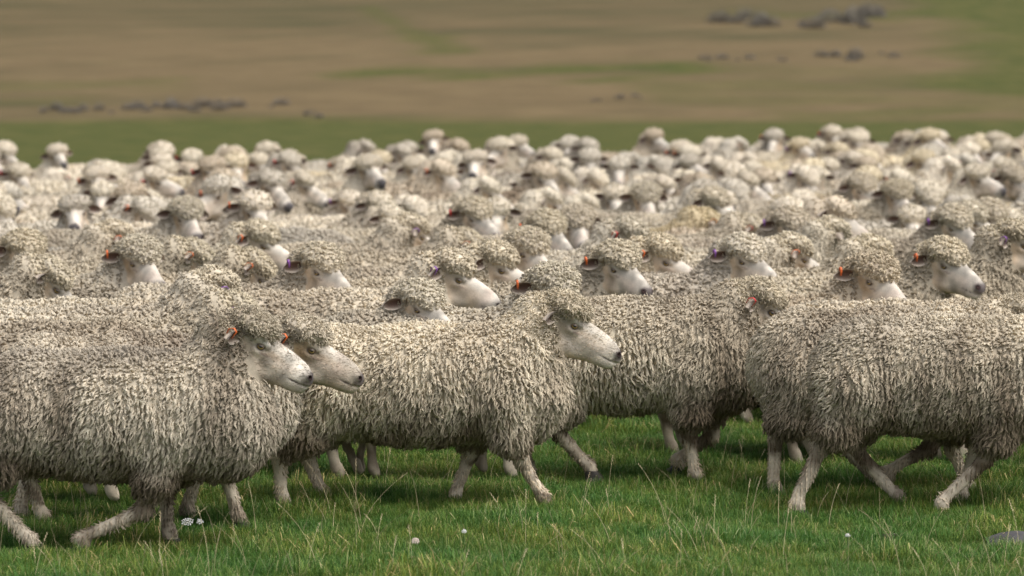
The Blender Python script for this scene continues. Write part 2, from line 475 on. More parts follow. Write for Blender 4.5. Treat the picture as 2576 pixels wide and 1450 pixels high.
    flow = WN(7, 10, seed+9)(P)*.22+WN(45, 10, seed+10)(P)*.28
    flow -= n*(flow*n).sum(1)[:, None]
    back_dir = np.array([-.25, 0, 0])-n*(n@np.array([-.25, 0, 0]))[:, None]
    # chest and neck wool hangs down and back, everything else down
    slow = WN(5, 8, seed+11)(P)*2.6
    along = nrm(gt+1e-3); sidev = np.cross(n, along)
    # staples: neighbouring locks gather into bigger clumps, stretched downwards on the flanks
    csz = [.026, .030, .055][lod]
    key = np.floor(P/(csz*np.array([.8, .8, 1.5]))+rg.random(3)).astype(np.int64); kk = key[:, 0]*73856093 ^ key[:, 1]*19349663 ^ key[:, 2]*83492791
    _, cu = np.unique(kk, return_index=True); cc_ = P[cu]+rg.normal(size=(len(cu), 3))*.004
    fl_ = np.clip(1-n[:, 2]*1.15, 0, 1); sq = np.array([1, 1, .5]); kd = KDTree(len(cc_))
    for i_, c_ in enumerate(cc_*sq): kd.insert(c_, i_)
    kd.balance(); best = np.array([kd.find(p_)[1] for p_ in P*sq])
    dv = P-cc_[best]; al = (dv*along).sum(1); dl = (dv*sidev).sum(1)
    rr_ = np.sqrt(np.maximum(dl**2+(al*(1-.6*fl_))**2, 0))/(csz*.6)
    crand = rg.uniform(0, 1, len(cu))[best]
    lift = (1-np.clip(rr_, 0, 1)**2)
    T = gt+flow+back_dir-sidev*np.clip(dl/(csz*.6), -1, 1)[:, None]*.55+along*(-np.clip(al/csz, -1, 1)*.3*(1-fl_))[:, None]
    bs = [.93, 1.25, 1.85][lod]
    flank = np.clip(1-n[:, 2]*1.15, 0, 1)
    L = (.018+.029*flank)*rg.uniform(.75, 1.25, m)*bs**.6*shag
    r = (.0074+.0006*flank)*rg.uniform(.75, 1.25, m)*bs*[.98, 1.22, 1.2][lod]
    lowz = np.clip((.42-P[:, 2])/.15, 0, 1); L *= 1-.12*lowz; r *= 1-.28*lowz
    thin = np.clip((P[:, 2]-.30)/-.06, 0, 1); L *= 1-.35*thin
    D0 = nrm(n*.6+T*.8); D1 = nrm(n*(-.05+.22*rg.random(m))[:, None]+T*1.15)
    D0 = np.where((flank < .35)[:, None], nrm(n*.8+T*.8), D0)
    curl = r*rg.uniform(.5, 1.3, m)
    L = np.where(onhead, .020*rg.uniform(.7, 1.3, m)*bs**.25, np.where(cheek, .017*rg.uniform(.7, 1.3, m), L))
    r = np.where(onhead, .0040*bs**.8*[1, 1.5, 1.6][lod]*rg.uniform(.7, 1.2, m), np.where(cheek, .0055*bs, r))
    curl = np.where(onhead, .0055, curl)
    keep = ~((qh[:, 0] > .055) & (qh[:, 2] < .020) & (np.abs(qh[:, 1]) < .09) & (qh[:, 0] < .3) & (qh[:, 2] > -.1))
    cheek &= qh[:, 0] > -.06
    fwd = nrm(R@np.array([1., 0, -.2]))
    hd = nrm(n*.9+fwd*.25+rg.normal(size=(m, 3))*.35)
    D0 = np.where(onhead[:, None], hd, D0); D1 = np.where(onhead[:, None], nrm(n*.35+g*.4+fwd*.2+rg.normal(size=(m, 3))*.45), D1)
    ck = nrm(-fwd*.55+g*.5+n*.25+rg.normal(size=(m, 3))*.25); D1 = np.where(cheek[:, None], ck, D1); D0 = np.where(cheek[:, None], nrm(n*.7-fwd*.3+g*.2), D0)
    col = wool_color(P, rg, seed*7+1, dirty-(.04 if lod else 0), back, 1.0 if lod == 0 else .5)*rg.uniform(.91, 1.08, (m, 1))
    hc = CREAM*np.array([1.0, .985, .94])*.93
    hw = np.where(onhead, .8 if lod == 0 else .85, 0)[:, None]; col = col*(1-hw)+hc*hw*rg.uniform(.8, 1.1, (m, 1))
    col = col*(.91+.16*crand)[:, None]*(.95+.07*lift)[:, None]**(~onhead)[:, None]  # locks darken toward clump edges: shade of the cracks painted into their colour
    P = P+n*(np.where(onhead, 0, (lift-.45)*[.0085, .009, .013][lod]+(crand-.5)*.006))[:, None]
    P, n, D0, D1, L, r, curl, col, onhead, T, away = [q_[keep] for q_ in (P, n, D0, D1, L, r, curl, col, onhead, T, away)]; m = len(P)
    r = np.where(away, r*1.8, r); L = np.where(away, L*1.25, L)
    out = []
    if lod == 0:
        a = ~onhead
        out.append(build_locks(P[a], n[a], D0[a], D1[a], L[a]*1.08, r[a], 3, 3, curl[a], col[a], rg, .95))
        # curly topknot: more and thinner curls
        a = np.nonzero(onhead)[0]; a = np.repeat(a, np.where(qh[keep][a, 1] < .03, 2, 1))
        jit = rg.normal(size=(len(a), 3))*.005; jit -= n[a]*(jit*n[a]).sum(1)[:, None]
        out.append(build_locks(P[a]+jit, n[a], nrm(D0[a]+rg.normal(size=(len(a), 3))*.3), nrm(D1[a]+rg.normal(size=(len(a), 3))*.3), L[a]*1.1, r[a]*.9, 4, 3, curl[a]*1.0, col[a]*rg.uniform(.85, 1.1, (len(a), 1)), rg, 1))
        # fine loose wisps over the whole fleece
        a = rg.choice(np.nonzero(~onhead & ~away)[0], int(m*.42)); jit = rg.normal(size=(len(a), 3))*.006
        out.append(build_locks(P[a]+jit, n[a], nrm(n[a]*.9+T[a]*.5+rg.normal(size=(len(a), 3))*.25), nrm(n[a]*.35+T[a]+rg.normal(size=(len(a), 3))*.35), L[a]*.85, r[a]*.29, 2, 3, r[a]*.9, np.clip(col[a]*1.12, 0, .8), rg, 1))
        lf = (~fw) & (V[F].mean(1)[:, 2] < .33); pl = area*lf; nl = 2800
        fi = rg.choice(len(F), nl, p=pl/pl.sum()); PL = V[F[fi]].mean(1)+rg.normal(size=(nl, 3))*.001; NL = nrm(Nn[F[fi]].mean(1)); TL = nrm(np.array([0, 0, -1.])-NL*(-NL[:, 2:3])+WN(40, 8, seed)(PL)*.4)
        cl = sc[F[fi][:, 0]]*rg.uniform(.75, 1.2, (nl, 1))
        out.append(build_locks(PL, NL, nrm(NL*.5+TL), nrm(NL*.15+TL), rg.uniform(.012, .026, nl), rg.uniform(.0020, .0040, nl), 3, 3, np.full(nl, .001), cl, rg, .5))
        QF = Q[F].mean(1); lf = (~fw) & headv[F[:, 0]] & (QF[:, 0] > .03) & (QF[:, 0] < .285) & (np.linalg.norm((QF-np.array([.08, 0, .008]))*np.array([1, 0, 1]), axis=1) > .019) & (wool[F].max(1) < .3)
        pl = area*lf; nl = 3000; fi = rg.choice(len(F), nl, p=pl/pl.sum()); PL = V[F[fi]].mean(1)+rg.normal(size=(nl, 3))*.0012; NL = nrm(Nn[F[fi]].mean(1)); bk = -(R@np.array([1., 0, 0]))+np.array([0, 0, -.35])
        TL = nrm(bk-NL*(NL@bk)[:, None]+rg.normal(size=(nl, 3))*.18)
        out.append(build_locks(PL, NL, nrm(NL*.25+TL), nrm(NL*.12+TL), rg.uniform(.006, .012, nl), rg.uniform(.0007, .0013, nl), 2, 3, np.zeros(nl), sc[F[fi][:, 0]]*rg.uniform(.84, 1.16, (nl, 1)), rg, .5))
    elif lod == 1:
        out.append(build_locks(P, n, D0, D1, L, r, 3, 3, curl, col, rg))
        a = rg.choice(np.nonzero(onhead)[0], int(onhead.sum()*1.5))
        out.append(build_locks(P[a], n[a], nrm(D0[a]+rg.normal(size=(len(a), 3))*.4), D1[a], L[a], r[a]*.7, 4, 3, curl[a], col[a], rg, 1))
    else:
        out.append(build_locks(P, n, D0, D1, L, r, 2, 3, curl, col, rg))
    off = 0; VV, FF, CC = [], [], []
    for v, fq, cq in out: VV.append(v); FF.append(fq+off); CC.append(cq); off += len(v)
    kit['fleece'] = mesh_np('fleece', np.concatenate(VV), np.concatenate(FF), np.concatenate(CC), mats=[M_FLEECE])
    # ears
    kit['ear'] = []; kit['tag'] = []
    for s in (-1, 1):
        droop = .12+rg.uniform(0, .25); fwd_ = rg.uniform(.45, 1.1)
        v, fq, cq, out_, fr, up = ear_mesh((-.010, s*.082, .012), s, R, droop, fwd_)
        kit['ear'].append(mesh_np('ear', (v*HS)@R.T+H, fq, np.concatenate([cq, np.zeros((len(cq), 1))], 1), mats=[M_BODY]))
        base = np.array((-.010, s*.082, .012))+out_*.056
        e = base+up*.029*(1 if up[2] > 0 else -1)
        upv = up*(1 if up[2] > 0 else -1)
        pts = [e-upv*.030+fr*.016, e+upv*.000+fr*.026, e+upv*.008+fr*.012, e-upv*.002-fr*.006, e-upv*.024-fr*.010]
        nn = [fr, nrm(fr+upv), upv, nrm(upv-fr), -fr]
        v, fq = box_strip([np.array(q) for q in pts], out_*.0045, .0010, nn)
        kit['tag'].append(mesh_np('ear_tag', (v*HS)@R.T+H, fq, smooth=False))
    # eyes
    kit['eye'] = []
    for s in (-1, 1):
        nu, nv = 24, 18
        cen = np.array((.080, s*.0520, .008)); rr = .0140
        pts, cl = [], []
        for a in range(nv+1):
            th = math.pi*a/nv
            for b in range(nu):
                ph = 2*math.pi*b/nu
                dd = np.array([math.sin(th)*math.cos(ph), math.cos(th)*s, math.sin(th)*math.sin(ph)])
                pts.append(cen+rr*dd)
                x, z = dd[0], dd[2]
                front = dd[1]*s > 0
                if z > .30-.25*abs(x): k_ = (.22, .165, .12)
                elif front and (x/.60)**2+((z-.02)/.20)**2 < 1: k_ = (.004, .004, .005)
                elif front and (x/.80)**2+(z/.62)**2 < 1: k_ = (.30, .205, .07)
                else: k_ = (.08, .055, .045)
                cl.append(k_)
        fq = [[a*nu+b, a*nu+(b+1) % nu, (a+1)*nu+(b+1) % nu, (a+1)*nu+b] for a in range(nv) for b in range(nu)]
        if s > 0: fq = [q[::-1] for q in fq]
        kit['eye'].append(mesh_np('eye', (np.array(pts)*HS)@R.T+H, np.array(fq), np.array(cl), mats=[M_EYE]))
    # hooves
    kit['hoof'] = []
    if lod == 0:
        for key, sy in (('fn', -1), ('ff', 1), ('hn', -1), ('hf', 1)):
            x2, z2 = legs[key][2]; cen = np.array([x2+.018, sy*.105, z2-.02])
            v, fq = [], []
            for cl_ in (-1, 1):
                o = len(v)
                for h_, sx, sy_ in ((.024, .031, .018), (-.004, .041, .020), (-.024, .046, .021)):
                    for b in range(8):
                        a = 2*math.pi*b/8
                        px = math.cos(a)*sx*(1.15 if math.cos(a) > 0 else .8)
                        v.append(cen+np.array([px+(-.012 if h_ > 0 else 0), cl_*.015+math.sin(a)*sy_*.85, h_]))
                for j in range(2):
                    for b in range(8): fq.append([o+j*8+b, o+j*8+(b+1) % 8, o+j*8+8+(b+1) % 8, o+j*8+8+b][::-1])
                for b in range(1, 4): fq.append([o+16+0, o+16+b*2-1, o+16+b*2, o+16+(b*2+1) % 8])
            (xa, za) = legs[key][1]; th = math.atan2(x2-xa, za-z2)
            v = np.array(v)
            if abs(th) > .75:
                q_ = v-np.array([x2, 0, z2]); c_, s_ = math.cos(th), math.sin(th)
                v = np.stack([q_[:, 0]*c_-q_[:, 2]*s_, q_[:, 1], q_[:, 0]*s_+q_[:, 2]*c_], 1)+np.array([x2, 0, z2])
            kit['hoof'].append(mesh_np('hoof', np.array(v), np.array(fq), mats=[M_HOOF], smooth=True))
    kit['headoff'] = (H[0]+.02*math.cos(math.radians(yaw)), H[1]+.03*math.sin(math.radians(yaw)))
    vv = np.concatenate(VV); vh = (vv-H)@R; kit['top'] = float(vv[np.linalg.norm(vh, axis=1) < .22][:, 2].max())-.008
    return kit

def place(kit, loc, rz, label, group='sheep of the flock walking past', tint=(1, 1, 1), tagc=None, tag_side=0, scale=1.0, eyes=True):
    root = bpy.data.objects.new('sheep', None); C.objects.link(root)
    root.empty_display_size = .2
    root.location = loc; root.rotation_euler = (0, 0, math.radians(rz)); root.scale = (scale,)*3
    tag(root, label, 'sheep', group)
    def part(n, me, par=root):
        o = link(n, me, par); o.color = (*tint, 1); return o
    part('body', kit['body']); part('fleece', kit['fleece'])
    for i, e in enumerate(kit['ear']):
        eo = part('ear', e)
        if tagc and i == tag_side:
            t_ = part('ear_tag', kit['tag'][i], eo)
            if not kit['tag'][i].materials: kit['tag'][i].materials.append(M_TAG['orange'])
            t_.material_slots[0].link = 'OBJECT'; t_.material_slots[0].material = M_TAG[tagc]
    if eyes:
        for e in kit['eye']: part('eye', e)
    for e in kit['hoof']: part('hoof', e)
    return root
#@@GROUND
# ------------------------------------------------------------------ meadow and hillside
def px_to_x(px, D): return (px-1288)/FPX*D
def hill_d(py): return 7.15/(.05+(py-122)/FPX)
def hill_z(x, y):
    z = .05*np.maximum(y-103, 0)
    far = np.maximum(y-230, 0); z = z+.0004*far**1.55*np.exp(-far/900)
    z = z+.10*np.sin(x*.11+.7)*np.clip((y-103)/30, 0, 1)+.5*np.sin(x*.03)*np.clip((y-150)/150, 0, 1)*1.0
    return z

def grid_mesh(name, xs, ys, zf, colf):
    Xg, Yg = np.meshgrid(xs, ys, indexing='ij'); Zg = zf(Xg, Yg)
    V = np.stack([Xg, Yg, Zg], -1).reshape(-1, 3)
    ny = len(ys)
    i, j = np.meshgrid(np.arange(len(xs)-1), np.arange(ny-1), indexing='ij'); a = (i*ny+j).ravel()
    F = np.stack([a, a+ny, a+ny+1, a+1], 1)
    return mesh_np(name, V, F, colf(V) if colf else None)

def seg_dist(P, a, b):
    a = np.array(a); b = np.array(b); ab = b-a
    t = np.clip(((P-a)@ab)/(ab@ab), 0, 1)
    return np.linalg.norm((P-a-t[:, None]*ab), axis=1)

def hillcol(V):
    """R: how green the grass is, G: olive tint; B: grey scrub stain"""
    x, y = V[:, 0], V[:, 1]; P = V[:, :2]
    n = WN(.35, 12, 3)(V)[:, 0]; n2 = WN(1.2, 12, 4)(V)[:, 0]
    g = np.clip((106-y)/4+.3*n, 0, 1)*.92
    # thin green run-off line across the slope
    for (xa, ya, xb, yb, w_, s_) in [(-4.6, 127, 5.4, 128, 3.0, 1.0), (1.2, 125.5, 2.6, 121, .8, .3), (-18, 121, -11, 121.5, 2.2, .4), (-18, 113, -13, 112, 2.5, .35),
                                    (5.0, 128, 13, 124, 2.5, .25), (-6.8, 181, -2.4, 141, 1.2, .6), (-3.2, 149, -2.3, 140, 2.4, .75), (5, 112.5, 17, 112, 2.2, .4), (5, 119, 16, 119.5, 3.0, .42), (11, 172, 16, 168, 3, .5), (8, 106.5, 20, 108, 2, .6)]:
        q = P.copy(); aa = (xa, ya/3); bb = (xb, yb/3); q[:, 1] = q[:, 1]/3
        dd = seg_dist(q, aa, bb)+.18*n2*w_
        g = np.maximum(g, np.clip(1.3-dd/(w_*.45), 0, 1)*s_)
    edge = np.interp(y, [100, 108, 112, 118, 123, 128, 150, 173, 200, 300], [20, 16.5, 13.8, 13.2, 12.6, 14.5, 16.6, 17.5, 21, 30])
    g = np.maximum(g, np.clip((x-edge+1+.9*n+.5*n2)/2.8, 0, 1)*.95)
    ol = np.clip((y-140)/45, 0, .8)+.35*n+.2*n2+.1
    st = np.zeros(len(V))
    return np.stack([g, np.clip(ol, 0, 1), st], 1)

def ground_material(name, hill):
    m, t, b = mat(name)
    geo = N(t, 'ShaderNodeNewGeometry')
    a = N(t, 'ShaderNodeAttribute', attribute_name='Col'); sep = N(t, 'ShaderNodeSeparateColor'); t.links.new(a.outputs['Color'], sep.inputs[0])
    def noise(scale, det=5, st=(1, 1, 1)):
        mp = N(t, 'ShaderNodeMapping'); mp.inputs['Scale'].default_value = st
        t.links.new(geo.outputs['Position'], mp.inputs['Vector'])
        n = N(t, 'ShaderNodeTexNoise', Scale=scale, Detail=float(det), Roughness=.65); t.links.new(mp.outputs[0], n.inputs['Vector']); return n.outputs[0]
    def ramp(f, stops):
        r = N(t, 'ShaderNodeValToRGB'); e = r.color_ramp.elements
        while len(e) < len(stops): e.new(.5)
        for i, (p, c) in enumerate(stops): e[i].position = p; e[i].color = (*c, 1)
        t.links.new(f, r.inputs[0]); return r.outputs[0]
    def mix(f, c1, c2):
        k = N(t, 'ShaderNodeMix', data_type='RGBA')
        t.links.new(f, k.inputs[0]); t.links.new(c1, k.inputs[6]); t.links.new(c2, k.inputs[7]); return k.outputs[2]
    green = ramp(noise(.9, 6), [(.32, (.044, .058, .011)), (.52, (.074, .078, .018)), (.70, (.118, .100, .034))])
    if hill:
        tan = ramp(noise(.9, 8, (.6, 1, 1)), [(.30, (.110, .079, .038)), (.5, (.140, .100, .049)), (.70, (.172, .125, .062))])
        tan2 = ramp(noise(.30, 6, (.22, .8, 1)), [(.35, (.064, .060, .024)), (.6, (.115, .084, .040))])
        tn = mix(sep.outputs[1], tan, tan2)
        # break the painted green edge up
        col = mix(sep.outputs[0], tn, green)
    else:
        soil = ramp(noise(25, 6), [(.35, (.03, .045, .012)), (.6, (.045, .07, .018)), (.8, (.065, .075, .03))])
        mr = N(t, 'ShaderNodeMapRange'); sx = N(t, 'ShaderNodeSeparateXYZ'); t.links.new(geo.outputs['Position'], sx.inputs[0])
        t.links.new(sx.outputs[1], mr.inputs[0]); mr.inputs['From Min'].default_value = 22; mr.inputs['From Max'].default_value = 40
        col = mix(mr.outputs[0], soil, green)
    t.links.new(col, b.inputs['Base Color']); b.inputs['Roughness'].default_value = .95; b.inputs['Specular IOR Level'].default_value = .1
    bp = N(t, 'ShaderNodeBump', Strength=.6, Distance=.15 if hill else .03); t.links.new(noise(2.2 if hill else 18, 6), bp.inputs['Height'])
    t.links.new(bp.outputs[0], b.inputs['Normal'])
    return m
def meadow_z(x, y):
    return .012*np.sin(x*2.1+y*1.3)*np.clip((60-y)/30, 0, 1)
xs = np.unique(np.concatenate([np.linspace(-900, -30, 30), np.linspace(-30, 30, 121), np.linspace(30, 900, 30)]))
me = grid_mesh('ground', xs, np.unique(np.concatenate([np.linspace(-200, 8, 20), np.linspace(8, 60, 53), np.linspace(60, 103, 20)])), lambda x, y: meadow_z(x, y), None)
me.materials.append(ground_material('meadow_soil', False)); tag(link('ground', me), kind='structure', label='green meadow turf under and behind the flock')
me = grid_mesh('hillside', xs, np.unique(np.concatenate([np.linspace(103, 200, 130), np.linspace(202, 1500, 60)])), hill_z, hillcol)
me.materials.append(ground_material('dry_hill_grass', True)); tag(link('hillside', me), kind='structure', label='tan dry grass slope with green patches rising behind the flock')
#@@GRASS
# ------------------------------------------------------------------ grass (uncountable: geometry nodes)
def blade_clump(seed, nb, spread, hmin, hmax, dry=.08, wide=.00095):
    r = np.random.default_rng(seed); V, F, Cc = [], [], []
    for i in range(nb):
        a = r.uniform(0, 6.28); rad = spread*math.sqrt(r.random()); base = np.array([math.cos(a)*rad, math.sin(a)*rad, -.005])
        h = r.uniform(hmin, hmax); lean = r.uniform(.1, 1.0)*h; la = r.uniform(0, 6.28); ld = np.array([math.cos(la), math.sin(la), 0])
        sd_ = np.array([math.cos(la+1.57+r.normal()*.5), math.sin(la+1.57), 0]); w_ = wide*r.uniform(.6, 1.3)
        p = [base, base+np.array([0, 0, h*.5])+ld*lean*.22, base+np.array([0, 0, h*.85])+ld*lean*.62, base+np.array([0, 0, h*(.98-.2*lean/h)])+ld*lean]
        o = len(V)
        V += [p[0]-sd_*w_, p[0]+sd_*w_, p[1]-sd_*w_, p[1]+sd_*w_, p[2]-sd_*w_*.7, p[2]+sd_*w_*.7, p[3]-sd_*w_*.1, p[3]+sd_*w_*.1]
        F += [[o, o+1, o+3, o+2], [o+2, o+3, o+5, o+4], [o+4, o+5, o+7, o+6]]
        u = r.random()
        if u < dry*.35: c = np.array([.45, .37, .20])
        elif u < dry+.17: c = np.array([.185, .245, .050])
        else: c = np.array([.080, .160, .030])
        c = c*r.uniform(.7, 1.3)
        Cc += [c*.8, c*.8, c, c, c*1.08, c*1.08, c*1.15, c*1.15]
    return mesh_np('blades', np.array(V), np.array(F), np.array(Cc))
m, t, b = mat('grass_blade')
a = N(t, 'ShaderNodeAttribute', attribute_name='Col'); oi = N(t, 'ShaderNodeObjectInfo')
geo = N(t, 'ShaderNodeNewGeometry'); nz_ = N(t, 'ShaderNodeTexNoise', Scale=1.6, Detail=3.0); t.links.new(geo.outputs['Position'], nz_.inputs['Vector'])
cr = N(t, 'ShaderNodeValToRGB'); cr.color_ramp.elements[0].position = .36; cr.color_ramp.elements[0].color = (.66, .9, .8, 1)
cr.color_ramp.elements[1].position = .66; cr.color_ramp.elements[1].color = (1.35, 1.15, 1.0, 1); t.links.new(nz_.outputs[0], cr.inputs[0])
mx = N(t, 'ShaderNodeMix', data_type='RGBA', blend_type='MULTIPLY'); mx.inputs[0].default_value = 1
t.links.new(a.outputs['Color'], mx.inputs[6]); t.links.new(cr.outputs[0], mx.inputs[7]); t.links.new(mx.outputs[2], b.inputs['Base Color'])
b.inputs['Roughness'].default_value = .55; b.inputs['Specular IOR Level'].default_value = .25
tr = N(t, 'ShaderNodeBsdfTranslucent'); t.links.new(mx.outputs[2], tr.inputs['Color']); ms = N(t, 'ShaderNodeMixShader'); ms.inputs[0].default_value = .3
t.links.new(b.outputs[0], ms.inputs[1]); t.links.new(tr.outputs[0], ms.inputs[2]); t.links.new(ms.outputs[0], t.nodes['Material Output'].inputs['Surface'])
M_GRASS = m
gcol = bpy.data.collections.new('grass_sources')
for i in range(7):
    hm = [.055, .07, .048, .075, .052, .10, .062][i]
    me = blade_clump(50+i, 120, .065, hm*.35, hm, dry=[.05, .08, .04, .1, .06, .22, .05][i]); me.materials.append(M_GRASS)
    o = bpy.data.objects.new('grass_tuft', me); gcol.objects.link(o)

def scatter(name, base_me, coll, dens, smin_, smax_, label, seed=0):
    o = link(name, base_me); tag(o, label, None, None, 'stuff')
    g = bpy.data.node_groups.new(name, 'GeometryNodeTree')
    g.interface.new_socket('Geometry', in_out='INPUT', socket_type='NodeSocketGeometry'); g.interface.new_socket('Geometry', in_out='OUTPUT', socket_type='NodeSocketGeometry')
    gi, go = g.nodes.new('NodeGroupInput'), g.nodes.new('NodeGroupOutput')
    dp = g.nodes.new('GeometryNodeDistributePointsOnFaces'); dp.inputs['Density'].default_value = dens; dp.inputs['Seed'].default_value = seed
    ip = g.nodes.new('GeometryNodeInstanceOnPoints'); ip.inputs['Pick Instance'].default_value = True
    ci = g.nodes.new('GeometryNodeCollectionInfo'); ci.inputs[0].default_value = coll; ci.inputs['Separate Children'].default_value = True; ci.inputs['Reset Children'].default_value = True
    rr = g.nodes.new('FunctionNodeRandomValue'); rr.data_type = 'FLOAT_VECTOR'; rr.inputs[0].default_value = (-.15, -.15, 0); rr.inputs[1].default_value = (.15, .15, 6.283)
    rs = g.nodes.new('FunctionNodeRandomValue'); rs.data_type = 'FLOAT'; rs.inputs[2].default_value = smin_; rs.inputs[3].default_value = smax_; rs.inputs['Seed'].default_value = 5
    nn = g.nodes.new('ShaderNodeTexNoise'); nn.inputs['Scale'].default_value = 1.1; nn.inputs['Detail'].default_value = 3
    mr = g.nodes.new('ShaderNodeMapRange'); mr.inputs[1].default_value = .3; mr.inputs[2].default_value = .7; mr.inputs[3].default_value = .55; mr.inputs[4].default_value = 1.35
    mm = g.nodes.new('ShaderNodeMath'); mm.operation = 'MULTIPLY'
    Lk = g.links.new
    Lk(nn.outputs[0], mr.inputs[0]); Lk(mr.outputs[0], mm.inputs[0]); Lk(rs.outputs[1], mm.inputs[1])
    Lk(gi.outputs[0], dp.inputs['Mesh']); Lk(dp.outputs['Points'], ip.inputs['Points']); Lk(ci.outputs[0], ip.inputs['Instance'])
    Lk(rr.outputs[0], ip.inputs['Rotation']); Lk(mm.outputs[0], ip.inputs['Scale']); Lk(ip.outputs[0], go.inputs[0])
    md = o.modifiers.new('scatter', 'NODES'); md.node_group = g
    return o
def patch(x0, x1, y0, y1):
    return grid_mesh('grass', np.linspace(x0, x1, 30), np.linspace(y0, y1, 30), meadow_z, None)
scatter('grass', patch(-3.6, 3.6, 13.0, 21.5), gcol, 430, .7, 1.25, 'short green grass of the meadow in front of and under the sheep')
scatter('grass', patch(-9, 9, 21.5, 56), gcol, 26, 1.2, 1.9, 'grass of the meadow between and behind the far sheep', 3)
#@@FLOCK
# ------------------------------------------------------------------ the front row
FAST = False
heroes = []
def hero(label, x, D, rz=0, tint=(1, 1, 1), tagc=None, ts=0, scale=1., **kw):
    k = sheep_kit(**kw); place(k, (x, D, 0), rz, label, tint=tint, tagc=tagc, tag_side=ts, scale=scale)

# A: front left, mid stride
hero('dirty grey brown sheep cut off by the left edge, nearest of all, foreleg folded back', -1.51, 15.24, tint=(.88, .86, .83), tagc='orange', ts=0,
     seed=11, tz=.025, head=(.435, .855), yaw=-4, pitch=28, dirty=.40, back=.55, belly=-.015,
     legs=dict(fn=[(.14, .42), (.055, .175), (-.20, .03)], ff=[(.20, .42), (.12, .22), (.13, .03)], hn=[(-.46, .42), (-.60, .27), (-.40, .03)], hf=[(-.5, .42), (-.70, .28), (-.80, .06)]))
# B: head between A and C
hero('tan faced sheep looking right, its head showing just behind the front left sheep', -1.47, 16.0, tint=(.97, .95, .92), tagc='orange', ts=0,
     seed=12, tz=.02, cellk=1.15, head=(.56, .775), yaw=-8, pitch=25, dirty=.30, face='tan', rump=.05,
     legs=dict(fn=[(.3, .40), (.28, .24), (.33, .03)], ff=[(.22, .42), (.15, .24), (.10, .03)], hn=[(-.42, .42), (-.55, .26), (-.48, .03)], hf=[(-.45, .42), (-.56, .26), (-.6, .03)]))
# C: the central sheep
hero('complete cream sheep striding right in the centre, white face and clear yellow eye, no tag', -.322, 16.6, tint=(1.03, 1.0, .94),
     seed=13, tz=.02, hw=.03, fw_=.05, belly=-.005, head=(.511, .838), yaw=-3, pitch=28, dirty=.24, back=.4, rump=.04,
     legs=dict(fn=[(.27, .42), (.36, .235), (.455, .04)], ff=[(.18, .42), (.14, .23), (.075, .02)], hn=[(-.48, .42), (-.68, .235), (-.665, .03)], hf=[(-.44, .42), (-.58, .24), (-.50, .03)]))
# D: behind C to the right
hero('large cream sheep directly behind the central one, raised forehoof, head hidden by the next rump', .589, 17.65, tagc='red', ts=0, scale=1.03, tint=(.95, .92, .86),
     seed=14, tz=.0, head=(.50, .80), yaw=4, pitch=30, dirty=.24, back=.35, length=.92, belly=-.03,
     legs=dict(fn=[(.22, .42), (.22, .22), (.245, .02)], ff=[(.30, .42), (.33, .20), (.17, .06)], hn=[(-.34, .42), (-.37, .24), (-.23, .06)], hf=[(-.40, .42), (-.52, .26), (-.5, .03)]))
# E: between D and F
hero('cream sheep whose rump and muddy hind leg show left of the front right sheep', 1.74, 17.16, tint=(.90, .87, .82),
     seed=15, tz=-.01, cellk=1.08, belly=-.03, head=(.50, .78), yaw=8, pitch=30, dirty=.22, back=.3, rump=.02, fat=.88,
     legs=dict(fn=[(.25, .42), (.22, .22), (.30, .02)], ff=[(.30, .42), (.15, .20), (-.05, .06)], hn=[(-.44, .42), (-.565, .26), (-.565, .02)], hf=[(-.40, .42), (-.28, .25), (-.10, .04)]))
# F: front right
hero('big dusty sheep cut off by the right edge, walking with hind legs apart', 1.93, 16.5, tint=(1.02, 1.0, .95),
     seed=16, tz=-.01, belly=-.03, length=.95, head=(.53, .80), yaw=0, pitch=30, dirty=.28, back=.6, scale=1.01, shag=.9,
     legs=dict(fn=[(.18, .42), (.10, .24), (-.09, .02)], ff=[(.22, .42), (.08, .22), (.02, .04)], hn=[(-.46, .42), (-.60, .29), (-.70, .02)], hf=[(-.40, .42), (-.46, .29), (-.25, .03)]))

# ------------------------------------------------------------------ sheep in the rows behind: a handful of bodies with different head poses
KITS = {
 'profile': sheep_kit(31, tz=.03, head=(.48, .885), yaw=-10, pitch=27, lod=1, dirty=.24, back=.3, top=1.0),
 'turned': sheep_kit(32, tz=.03, head=(.48, .895), yaw=-42, pitch=21, hy=-0.05, lod=1, dirty=.22, back=.3, top=1.0, fringe=.05),
 'facing': sheep_kit(33, tz=.03, head=(.46, .895), yaw=-66, pitch=22, hy=-.06, lod=1, dirty=.24, back=.35, top=1.0, fringe=.08),
 'away': sheep_kit(34, tz=.03, head=(.50, .865), yaw=35, pitch=26, hy=.03, lod=1, dirty=.24, back=.3),
 'low': sheep_kit(35, tz=.03, head=(.52, .82), yaw=12, pitch=45, lod=1, dirty=.28, back=.45, top=1.0),
 'down': sheep_kit(37, tz=.03, head=(.58, .60), yaw=5, pitch=45, lod=1, dirty=.26, back=.4),
 'high': sheep_kit(36, tz=.03, head=(.45, .95), yaw=-20, pitch=18, hy=-.02, lod=1, dirty=.22, back=.3, fringe=.05),
}
